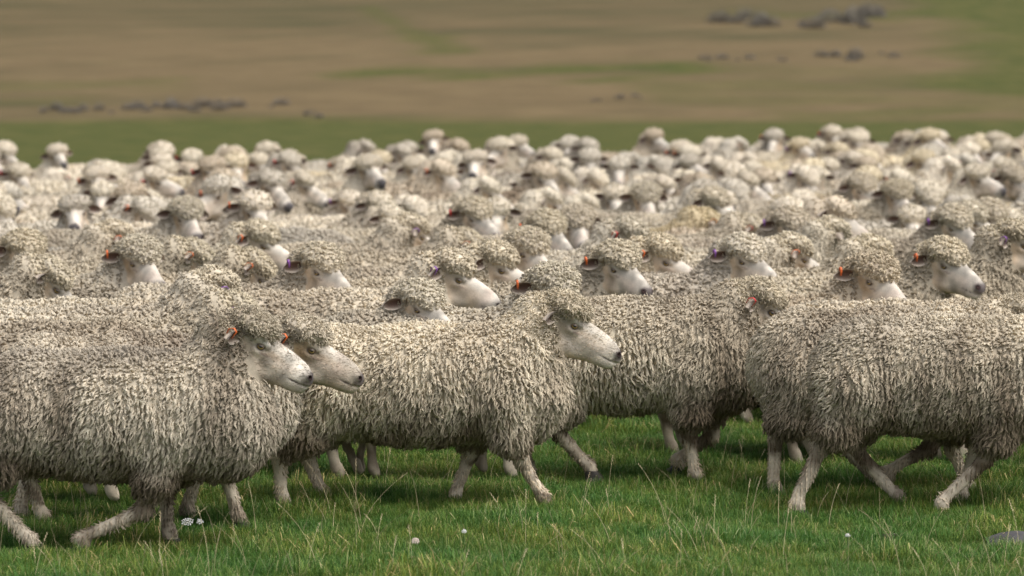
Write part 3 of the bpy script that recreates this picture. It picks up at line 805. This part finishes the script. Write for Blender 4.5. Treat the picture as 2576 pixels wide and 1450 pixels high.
def mid(kind, px, ytop, label, rz=0, tagc=None, ts=0, tint=(1, 1, 1), scale=1.0, dz=0):
    """px, ytop: where the top of the head shows in the photo; the distance follows from a head height of about 0.95 m"""
    k = KITS[kind]; top = (k['top'])*scale
    D = (CAM_H-top)*FPX/(ytop-122)
    if D < 17.6:
        D = 17.6; scale = (CAM_H-(ytop-122)*D/FPX)/k['top']
    hx = px_to_x(px, D); a = math.radians(rz); ox, oy = k['headoff'][0]*scale, k['headoff'][1]*scale
    rx, ry = ox*math.cos(a)-oy*math.sin(a), ox*math.sin(a)+oy*math.cos(a)
    place(k, (hx-rx, D-ry, 0), rz, label, tint=tint, tagc=tagc, tag_side=ts, scale=scale)
    taken.append((hx-rx, D-ry, rz))
    if kind in ('turned', 'facing', 'profile', 'high'): faces.append((hx+.05, D-ry, min(2.1, .095*D)))
faces = []
taken = [(-1.51, 15.24, 0), (-1.47, 16.0, 0), (-.32, 16.6, 0), (.59, 17.65, 0), (1.68, 17.12, 0), (1.85, 16.5, 0)]
G = [
 ('turned', 1052, 699, 'white faced sheep with a dark ear looking over the back of the central sheep', -8, None, 0, (1, 1, .98)),
 ('profile', 1128, 620, 'sheep in profile with a purple tag in its dark ear, above the white faced one', 0, 'purple', 0, (1, .97, .92)),
 ('facing', 1388, 657, 'shaggy topknot sheep with an orange tag, peeping over the head of the central sheep', 6, 'orange', 0, (.98, .98, .96)),
 ('turned', 1548, 600, 'curly headed sheep with orange tag and black nose, right above the central sheep head', -12, 'orange', 0, (.97, .95, .90)),
 ('profile', 1240, 600, 'pink nosed sheep in profile next to the purple tagged one', -6, None, 0, (.97, .94, .88)),
 ('turned', 1865, 583, 'sheep with a purple tag, large pale ears and very white shorn looking back', -6, 'purple', 0, (1.12, 1.12, 1.12)),
 ('profile', 1655, 583, 'tan faced sheep with an orange tag half hidden behind the curly headed one', -8, 'orange', 0, (.98, .94, .86)),
 ('facing', 2195, 627, 'brown backed sheep with long curls and orange tag, behind the big right pair', 8, 'orange', 0, (.92, .87, .80)),
 ('turned', 2372, 592, 'sheep with a heavy fringe and hanging orange tag near the right edge', -6, 'orange', 0, (1, .97, .9)),
 ('away', 1985, 580, 'sheep turned away with an orange tagged flat ear, right of the white backed one', -10, 'orange', 0, (1, .98, .93)),
 ('high', 2545, 545, 'tall necked sheep with a hanging purple tag at the right edge', 15, 'purple', 0, (.9, .87, .8)),
 ('facing', 345, 588, 'white muzzled sheep looking at the camera with both ears out, left part of the flock', 8, 'orange', 0, (1, 1, .98)),
 ('low', 585, 722, 'sheep with a woolly bent head and purple tag just above the front left pair', 4, 'purple', 0, (1, .98, .92)),
 ('away', 530, 664, 'sheep with its head turned away and a purple tagged ear, behind the bent headed one', 6, 'purple', 0, (.98, .96, .92)),
 ('low', 115, 634, 'sheep with a domed woolly head by the left edge, eye just visible', -4, None, 0, (1, .98, .93)),
 ('low', 628, 615, 'sheep looking down with an orange tag, left of the pink eared one', 0, 'orange', 0, (.97, .94, .87)),
 ('turned', 800, 606, 'pink eared sheep with a purple tag and white nose hidden behind a back', -8, 'purple', 0, (.98, .96, .92)),
 ('profile', 645, 548, 'sheep in profile with an orange tag and one pale raised ear, left middle', -6, 'orange', 0, (1, .98, .93)),
 ('turned', 55, 573, 'sheep with a shaggy fringe near the left edge, nose behind a back', -10, None, 0, (.98, .95, .88)),
 ('facing', 465, 492, 'small sharp faced sheep with dark nose in the left middle of the flock', 0, None, 0, (1, 1, .98)),
 ('away', 280, 548, 'sheep with an orange tag turned away, between the two white muzzled ones on the left', 0, 'orange', 0, (.98, .95, .9)),
 ('low', 480, 590, 'low sheep with an orange tag, directly right of the white muzzled one on the left', 0, 'orange', 0, (.98, .96, .9)),
 ('away', 1025, 532, 'sheep with its neck raised and a purple tag lying on its cheek', 0, 'purple', 0, (.98, .95, .9)),
 ('low', 1165, 565, 'low headed sheep with an orange tag behind the purple tagged profile', 6, 'orange', 0, (.97, .94, .88)),
 ('turned', 1190, 492, 'sheep with a red tag, white nose and round topknot in the middle', -12, 'red', 0, (1, .98, .93)),
 ('facing', 1325, 568, 'big topknot sheep with its eyes covered and black nose, facing the camera in the middle', 6, None, 0, (1, .98, .94)),
 ('turned', 1372, 524, 'sheep with a bright orange tag just behind the eyes covered one', -14, 'orange', 0, (.98, .96, .9)),
 ('facing', 1450, 510, 'pale broad sheep with a pink inner ear, middle of the flock', -14, 'red', 0, (1.04, 1.02, 1)),
 ('profile', 1575, 540, 'grey woolled sheep with a red tag above the curly headed one', 0, 'red', 0, (.93, .92, .9)),
 ('facing', 1622, 455, 'sheep staring straight at the camera with a short white muzzle, upper middle', -14, None, 0, (1, 1, .98)),
 ('profile', 1790, 466, 'dark eared sheep in three quarter view right of the staring one', -24, None, 0, (1, .98, .94)),
 ('low', 1770, 515, 'yellowish fleeced sheep with bent neck in the right middle', 20, 'orange', 0, (1.02, .95, .76)),
 ('turned', 1985, 515, 'sheep with a purple tag and white nose stripe, right middle', -20, 'purple', 0, (.99, .96, .93)),
 ('low', 1880, 530, 'sheep with a lowered head and red tagged white ear, right middle', 0, 'red', 0, (1.02, 1, .95)),
 ('away', 2085, 540, 'sheep with its head turned back and a flat pale ear, right of the centre', 4, None, 0, (1, .98, .93)),
 ('facing', 2255, 448, 'long white faced sheep with a black nose looking at the camera on the right', -6, None, 0, (.98, .96, .9)),
 ('turned', 2165, 432, 'dark eared sheep with its face hidden, left of the long white faced one', -16, None, 0, (1, .98, .95)),
 ('turned', 2395, 512, 'sheep with a purple tag and dark nose, just right of the long white faced one', -14, 'purple', 0, (1, .98, .94)),
 ('turned', 2485, 495, 'rightmost white faced sheep of the three in a row near the right edge', -10, None, 0, (1, .98, .95)),
 ('profile', 2440, 500, 'middle sheep of the three faces in a row near the right edge', -20, None, 0, (1, .99, .96)),
 ('away', 2185, 585, 'sheep with a red tag lying low behind the brown backed one', 0, 'red', 0, (.98, .95, .88)),
 ('turned', 2545, 412, 'grey faced sheep with dark ear at the upper right edge', -8, None, 0, (.97, .95, .93)),
]
for (kind, px, yt, lab, rz, tc_, ts, tint) in G: mid(kind, px, yt, lab, rz, tc_, ts, tint)
# partly seen backs without a visible head
back_kit = KITS['low']
for (px, D, lab, rz) in [(180, 16.75, 'long brownish back right behind the front left sheep', 2), (250, 18.3, 'pale curly back between the left edge and the bent headed sheep', 0), (2330, 18.2, 'cream shaggy back with a red tagged ear behind the big right sheep', 0)]:
    x = px_to_x(px, D)-.1
    place(KITS['down'], (x, D, 0), rz, lab, tint={180: (.72, .68, .63), 250: (1.08, 1.06, 1.01)}.get(px, (1.04, 1.0, .93)), tagc='red' if px > 1000 else None)
    taken.append((x, D, rz))
# ------------------------------------------------------------------ the far rows
FK = [
 sheep_kit(41, tz=.055, head=(.46, .90), yaw=-64, pitch=28, hy=-.05, lod=2, dirty=.18, back=.15, top=.98),
 sheep_kit(42, tz=.055, head=(.48, .89), yaw=-42, pitch=28, hy=-.02, lod=2, dirty=.18, back=.15, top=.98),
 sheep_kit(43, tz=.055, head=(.44, .91), yaw=-80, pitch=28, hy=-.06, lod=2, dirty=.16, back=.12, top=.98),
 sheep_kit(44, tz=.055, head=(.50, .86), yaw=-10, pitch=30, lod=2, dirty=.2, back=.15),
 sheep_kit(46, tz=.055, head=(.44, .94), yaw=-52, pitch=16, roll=8, hy=-.04, lod=2, dirty=.18, back=.15, top=1.05),
 sheep_kit(47, tz=.055, head=(.52, .84), yaw=-28, pitch=40, roll=-8, lod=2, dirty=.2, back=.15, top=1.1, fringe=.06),
 sheep_kit(45, tz=.055, head=(.50, .80), yaw=30, pitch=40, hy=.03, lod=2, dirty=.2, back=.2),
]
def back_edge(px): return float(np.interp(px, [-900, 0, 110, 150, 200, 600, 1290, 1900, 2576, 3500], [38, 40.5, 41, 35, 40, 42, 44.5, 48, 51, 54]))
def fits(x, y, rz):
    for (a, b, r) in taken:
        dx, dy = abs(x-a), abs(y-b)
        if dx < .95 and dy < .46 and (dx/.95)**2+(dy/.46)**2 < 1: return False
    if y < 27:
        for (a, b, dd) in faces:
            if b-dd < y < b+.1 and a-.75 < x < a+.68: return False
    return True
n_far = 0
lane = 17.9
tries = 0
cands = []
while lane < 54:
    x = -.1335*lane-1.5+random.uniform(0, 1)
    while x < .1335*lane+1.4:
        cands.append((x+random.uniform(-.2, .2), lane+random.uniform(-.26, .26))); x += random.uniform(.85, 1.15)
    lane += .74 if lane < 26 else .74 if lane < 30 else .78
cols = ['orange', 'red', 'orange', 'purple', 'red']
for (x, y) in cands:
    px = x/y*FPX+1288
    if y > back_edge(px) or n_far > 330: continue
    u = random.random()
    rz = random.gauss(-8, 18) if u < .7 else random.gauss(-55, 20) if u < .9 else random.gauss(20, 15)
    if not fits(x, y, rz): continue
    taken.append((x, y, rz)); n_far += 1
    k = FK[random.choices([0, 1, 2, 3, 4, 5, 6], [3, 4, 2, 3, 2, 3, 2])[0]] if y > 25 else KITS['down']
    kind_ = random.choices(['pale', 'cream', 'greyish', 'yellowish', 'brownish'], [3, 5, 3, 1.5, 2])[0]
    v, wv, bl = {'pale': (1.10, 0, .01), 'cream': (1.0, 0, -.01), 'greyish': (.88, -.015, .03), 'yellowish': (1.02, .03, -.10), 'brownish': (.84, .045, -.04)}[kind_]; v *= random.uniform(.97, 1.03)
    tcol = random.choice(cols) if random.random() < .32 else None
    wy = rz+{0: -64, 1: -42, 2: -80, 3: -10, 4: -52, 5: -28, 6: 30}.get(FK.index(k) if k in FK else -1, 5)
    pose = 'turned away' if wy > 22 else 'in profile' if wy > -28 else 'half turned' if wy > -64 else 'facing the camera'
    band = 'hindmost rows' if y > 40 else 'blurred back rows' if y > 33 else 'blurred middle rows' if y > 25 else 'rows behind the front'
    sec = 'beyond the left edge' if px < -40 else 'at the far left' if px < 430 else 'left' if px < 860 else 'left of centre' if px < 1290 else 'right of centre' if px < 1720 else 'right' if px < 2150 else 'at the far right' if px < 2616 else 'beyond the right edge'
    lab = kind_+' sheep '+('with %s tag ' % tcol if tcol else 'without tag ')+pose+', '+band+' '+sec
    gr = band+' of the flock'
    place(k, (x, y, 0), rz, lab, gr, tint=(v+wv, v*.985, v*.96+bl), tagc=tcol, scale=random.uniform(.89, 1.06), eyes=y < 34)
#@@SMALL
# ------------------------------------------------------------------ small things in the grass
M_STRAW = plain('dry_straw', (.50, .41, .25), .7, .2, noise=.25, scale=9)
def stalk_arrays(base, h, az_, lean, r, head_len):
    pts = []
    for j in range(7):
        t_ = j/6; pts.append(base+np.array([math.cos(az_)*lean*t_**1.8, math.sin(az_)*lean*t_**1.8, h*t_*(1-.12*t_)]))
    V, F = [], []
    for j, p in enumerate(pts):
        rr = r*(1-.5*j/6)
        for q in range(3): V.append(p+rr*np.array([math.cos(q*2.09), math.sin(q*2.09), 0]))
    for j in range(6):
        for q in range(3): F.append([j*3+q, j*3+(q+1) % 3, j*3+3+(q+1) % 3, j*3+3+q])
    # seed head: small spikelets alternately along the top
    top, pre = pts[-1], pts[-2]; d = (top-pre)/np.linalg.norm(top-pre)
    side = np.array([-d[1], d[0], 0]) if abs(d[2]) < .99 else np.array([1., 0, 0]); side = side/max(1e-6, np.linalg.norm(side))
    k = int(head_len/.007)
    for i in range(k):
        c = top-d*head_len*(1-i/k); s_ = side*(1 if i % 2 else -1); o = len(V)
        l = .010*(1-.4*i/k)
        V += [c, c+s_*.003+d*l*.5, c+s_*.004+d*l, c+s_*.0005+d*l*.6]; F.append([o, o+1, o+2, o+3])
    return np.array(V), np.array(F)
VV, FF, off = [], [], 0
for i in range(230):
    y = random.uniform(13.6, 18.5) if random.random() < .8 else random.uniform(13.6, 15.5); x = random.uniform(-.145, .145)*y
    h = random.uniform(.12, .30); v, f_ = stalk_arrays(np.array([x, y, 0]), h, random.uniform(0, 6.28), h*random.uniform(.1, .9), .0011, random.uniform(.03, .07))
    VV.append(v); FF.append(f_+off); off += len(v)
me = mesh_np('dry_stalks', np.concatenate(VV), np.concatenate(FF), mats=[M_STRAW]); tag(link('dry_grass_stalks', me), 'thin straw coloured seed stalks standing in the front grass', kind='stuff')

M_PETAL = plain('petal_white', (.75, .74, .70), .7, .2, noise=.06); M_STEM = plain('flower_stem', (.10, .16, .05), .6, .2, noise=.2)
M_CLOVER = plain('clover_floret', (.72, .60, .52), .7, .2, noise=.15, scale=120)
def uv_ball(c, r, nu=8, nv=5, sq=1.):
    V = [np.array(c)+r*np.array([math.sin(math.pi*a/nv)*math.cos(6.283*b/nu), math.sin(math.pi*a/nv)*math.sin(6.283*b/nu), math.cos(math.pi*a/nv)*sq]) for a in range(nv+1) for b in range(nu)]
    F = [[a*nu+b, (a+1)*nu+b, (a+1)*nu+(b+1) % nu, a*nu+(b+1) % nu] for a in range(nv) for b in range(nu)]
    return np.array(V), np.array(F)
def join(parts):
    V, F, o = [], [], 0
    for v, f_ in parts: V.append(v); F.append(f_+o); o += len(v)
    return np.concatenate(V), np.concatenate(F)
def tube(p0, p1, r):
    v = []
    for p in (p0, p1):
        for q in range(5): v.append(np.array(p)+r*np.array([math.cos(q*1.2566), math.sin(q*1.2566), 0]))
    return np.array(v), np.array([[q, (q+1) % 5, 5+(q+1) % 5, 5+q] for q in range(5)])
def photo_ground(px, py, z=0.0):
    D = (CAM_H-z)*FPX/(py-122); return px_to_x(px, D), D
# yarrow with two flat heads
x, D = photo_ground(485, 1318, .12)
r0 = bpy.data.objects.new('yarrow', None); C.objects.link(r0); r0.rotation_euler = (.55, 0, 0); r0.location = (x, D-.03, .035); r0.scale = (.95, .95, 1.0); tag(r0, 'white flat topped yarrow flower in the grass right of the folded foreleg', 'flower')
v, f_ = join([tube((0, 0, 0), (0, 0, .07), .002), tube((0, 0, .07), (-.02, 0, .115), .0015), tube((0, 0, .07), (.028, 0, .118), .0015)]); link('stem', mesh_np('stem', v, f_, mats=[M_STEM]), r0)
for cx, rad, nfl in ((-.022, .026, 34), (.030, .015, 16)):
    ps = []
    for i in range(nfl):
        a, q = i*2.4, rad*math.sqrt(i/nfl)
        ps.append(uv_ball((cx+math.cos(a)*q, math.sin(a)*q, .118+random.uniform(-.003, .003)-q*.15), .0032, 6, 4, .6))
    v, f_ = join(ps); link('flower_head', mesh_np('flower_head', v, f_, mats=[M_PETAL]), r0)
for px, py, lab in ((1043, 1392, 'pinkish white clover flower in the grass below the central sheep'), (1167, 1367, 'tiny white daisy like flower right of the clover'), (2137, 1377, 'small pale flower in the grass at the lower right')):
    x, D = photo_ground(px, py, .06)
    r0 = bpy.data.objects.new('clover_flower', None); C.objects.link(r0); r0.location = (x, D, .025); r0.scale = (1.15,)*3; tag(r0, lab, 'flower')
    v, f_ = tube((0, 0, 0), (0, 0, .06), .0015); link('stem', mesh_np('stem', v, f_, mats=[M_STEM]), r0)
    ps = []; rad = .011 if px == 1043 else .007
    for i in range(40):
        zz = 1-1.7*i/40; a = i*2.4; q = math.sqrt(max(0, 1-zz*zz))
        j_ = random.uniform(.8, 1.25); ps.append(uv_ball((math.cos(a)*q*rad*j_, math.sin(a)*q*rad*j_, .064+zz*rad*.8*j_), rad*random.uniform(.14, .26), 5, 3, 1.8))
    v, f_ = join(ps); link('flower_head', mesh_np('flower_head', v, f_, mats=[M_CLOVER if px == 1043 else M_PETAL]), r0)
# dung and stone
def rock(name, loc, size, m_, seed, label, cat):
    v, f_ = uv_ball((0, 0, 0), 1, 22, 14)
    n_ = WN(2.2, 10, seed)(v)[:, 0]*.22+WN(7, 10, seed+1)(v)[:, 0]*.10
    v = v*(1+n_)[:, None]*np.array(size); v[:, 2] = np.maximum(v[:, 2], -.01)
    o = link(name, mesh_np(name, v, f_, mats=[m_]), loc=loc); tag(o, label, cat); return o
M_DUNG = plain('dung', (.035, .028, .018), .8, .3, noise=.4, scale=50); M_STONE = plain('dark_stone', (.07, .066, .066), .75, .3, noise=.3, scale=25)
x, D = photo_ground(2240, 1350, .03); rock('dung', (x, D, .015), (.045, .035, .028), M_DUNG, 3, 'small black lump of dung in the grass below the front right sheep', 'dung')
x, D = photo_ground(2560, 1362, .04); rock('stone', (x, D, .03), (.10, .09, .032), M_STONE, 5, 'flat dark grey stone at the lower right edge', 'stone')
# ------------------------------------------------------------------ shrubs on the slope
M_SHRUB = plain('shrub_leaf', (.19, .172, .145), .8, .2, noise=.35, scale=6); M_TWIG = plain('shrub_twig', (.12, .10, .085), .8, .2, noise=.3)
shr = []
for s_ in range(4):
    r = np.random.default_rng(80+s_); n = 900
    d = nrm(r.normal(size=(n, 3))); d[:, 2] = np.abs(d[:, 2]); rad = r.uniform(.45, 1, n)**.5*(1+.35*WN(2.5, 8, s_)(d)[:, 0])
    c = d*rad[:, None]*np.array([.5, .45, .55]); a1 = nrm(r.normal(size=(n, 3)))*.035; a2 = nrm(r.normal(size=(n, 3)))*.022
    V = np.stack([c-a1, c+a2, c+a1, c-a2], 1).reshape(-1, 3); F = np.arange(4*n).reshape(-1, 4)
    tw = [tube((0, 0, -.05), tuple(q*np.array([.45, .4, .5])), .012) for q in nrm(np.abs(r.normal(size=(12, 3)))*np.sign(r.normal(size=(12, 3)))*np.array([1, 1, 0])+np.array([0, 0, .8]))]
    tv, tf = join(tw); shr.append((mesh_np('foliage', V, F, mats=[M_SHRUB], smooth=False), mesh_np('stem', tv, tf, mats=[M_TWIG])))
def shrubs(specs, grp, lab):
    specs = list(specs)+[(a+random.uniform(-45, 45), b+random.uniform(-10, 9), c*random.uniform(.35, .8)) for a, b, c in specs]
    specs = [(a+random.uniform(-6, 6), b+random.uniform(-3, 3), c*random.uniform(.8, 1.35)) for a, b, c in specs]
    lo_, hi_ = min(q[0] for q in specs), max(q[0] for q in specs)
    for i, (px, py, wpx) in enumerate(specs):
        tq = (px-lo_)/(hi_-lo_+1e-6); lb = lab+(', wide' if wpx > 45 else ', small')+(', left end' if tq < .25 else ', left half' if tq < .5 else ', right half' if tq < .75 else ', right end')
        D = hill_d(py); x = px_to_x(px, D); sc = wpx/FPX*D
        f_, s_ = shr[random.randrange(4)]
        r0 = bpy.data.objects.new('shrub', None); C.objects.link(r0); r0.location = (x, D, float(hill_z(np.array(x), np.array(D)))); r0.rotation_euler = (0, 0, random.uniform(0, 6.28)); r0.scale = (sc, sc, sc*(.6 if py < 100 else .5))
        tag(r0, lb, 'shrub', grp); link('foliage', f_, r0); link('stem', s_, r0)
shrubs([(115, 282, 30), (145, 278, 45), (180, 280, 40), (215, 276, 45), (250, 277, 50), (325, 275, 40), (345, 272, 40), (400, 268, 40), (430, 272, 60), (470, 274, 55), (510, 270, 60), (550, 274, 50), (590, 266, 55), (705, 264, 40), (775, 292, 40), (800, 293, 30)], 'dark shrubs on the lower slope', 'low dark shrub in the row on the lower left slope')
shrubs([(1820, 62, 70), (1870, 55, 80), (1925, 70, 70), (2050, 75, 60), (2090, 60, 80), (2140, 68, 80), (2190, 50, 70), (2215, 40, 50)], 'grey shrubs high on the slope', 'dark grey shrub high on the right part of the slope')
shrubs([(1760, 158, 30), (1810, 155, 40), (1880, 153, 35), (1975, 160, 25), (2060, 148, 50), (2100, 150, 50), (2150, 150, 60), (2240, 150, 30)], 'small shrubs halfway up the slope', 'dark shrub halfway up the right slope')
shrubs([(1490, 255, 25), (1565, 250, 30), (1600, 248, 25)], 'tiny shrubs in the middle of the slope', 'low shrub in the middle of the lower slope')
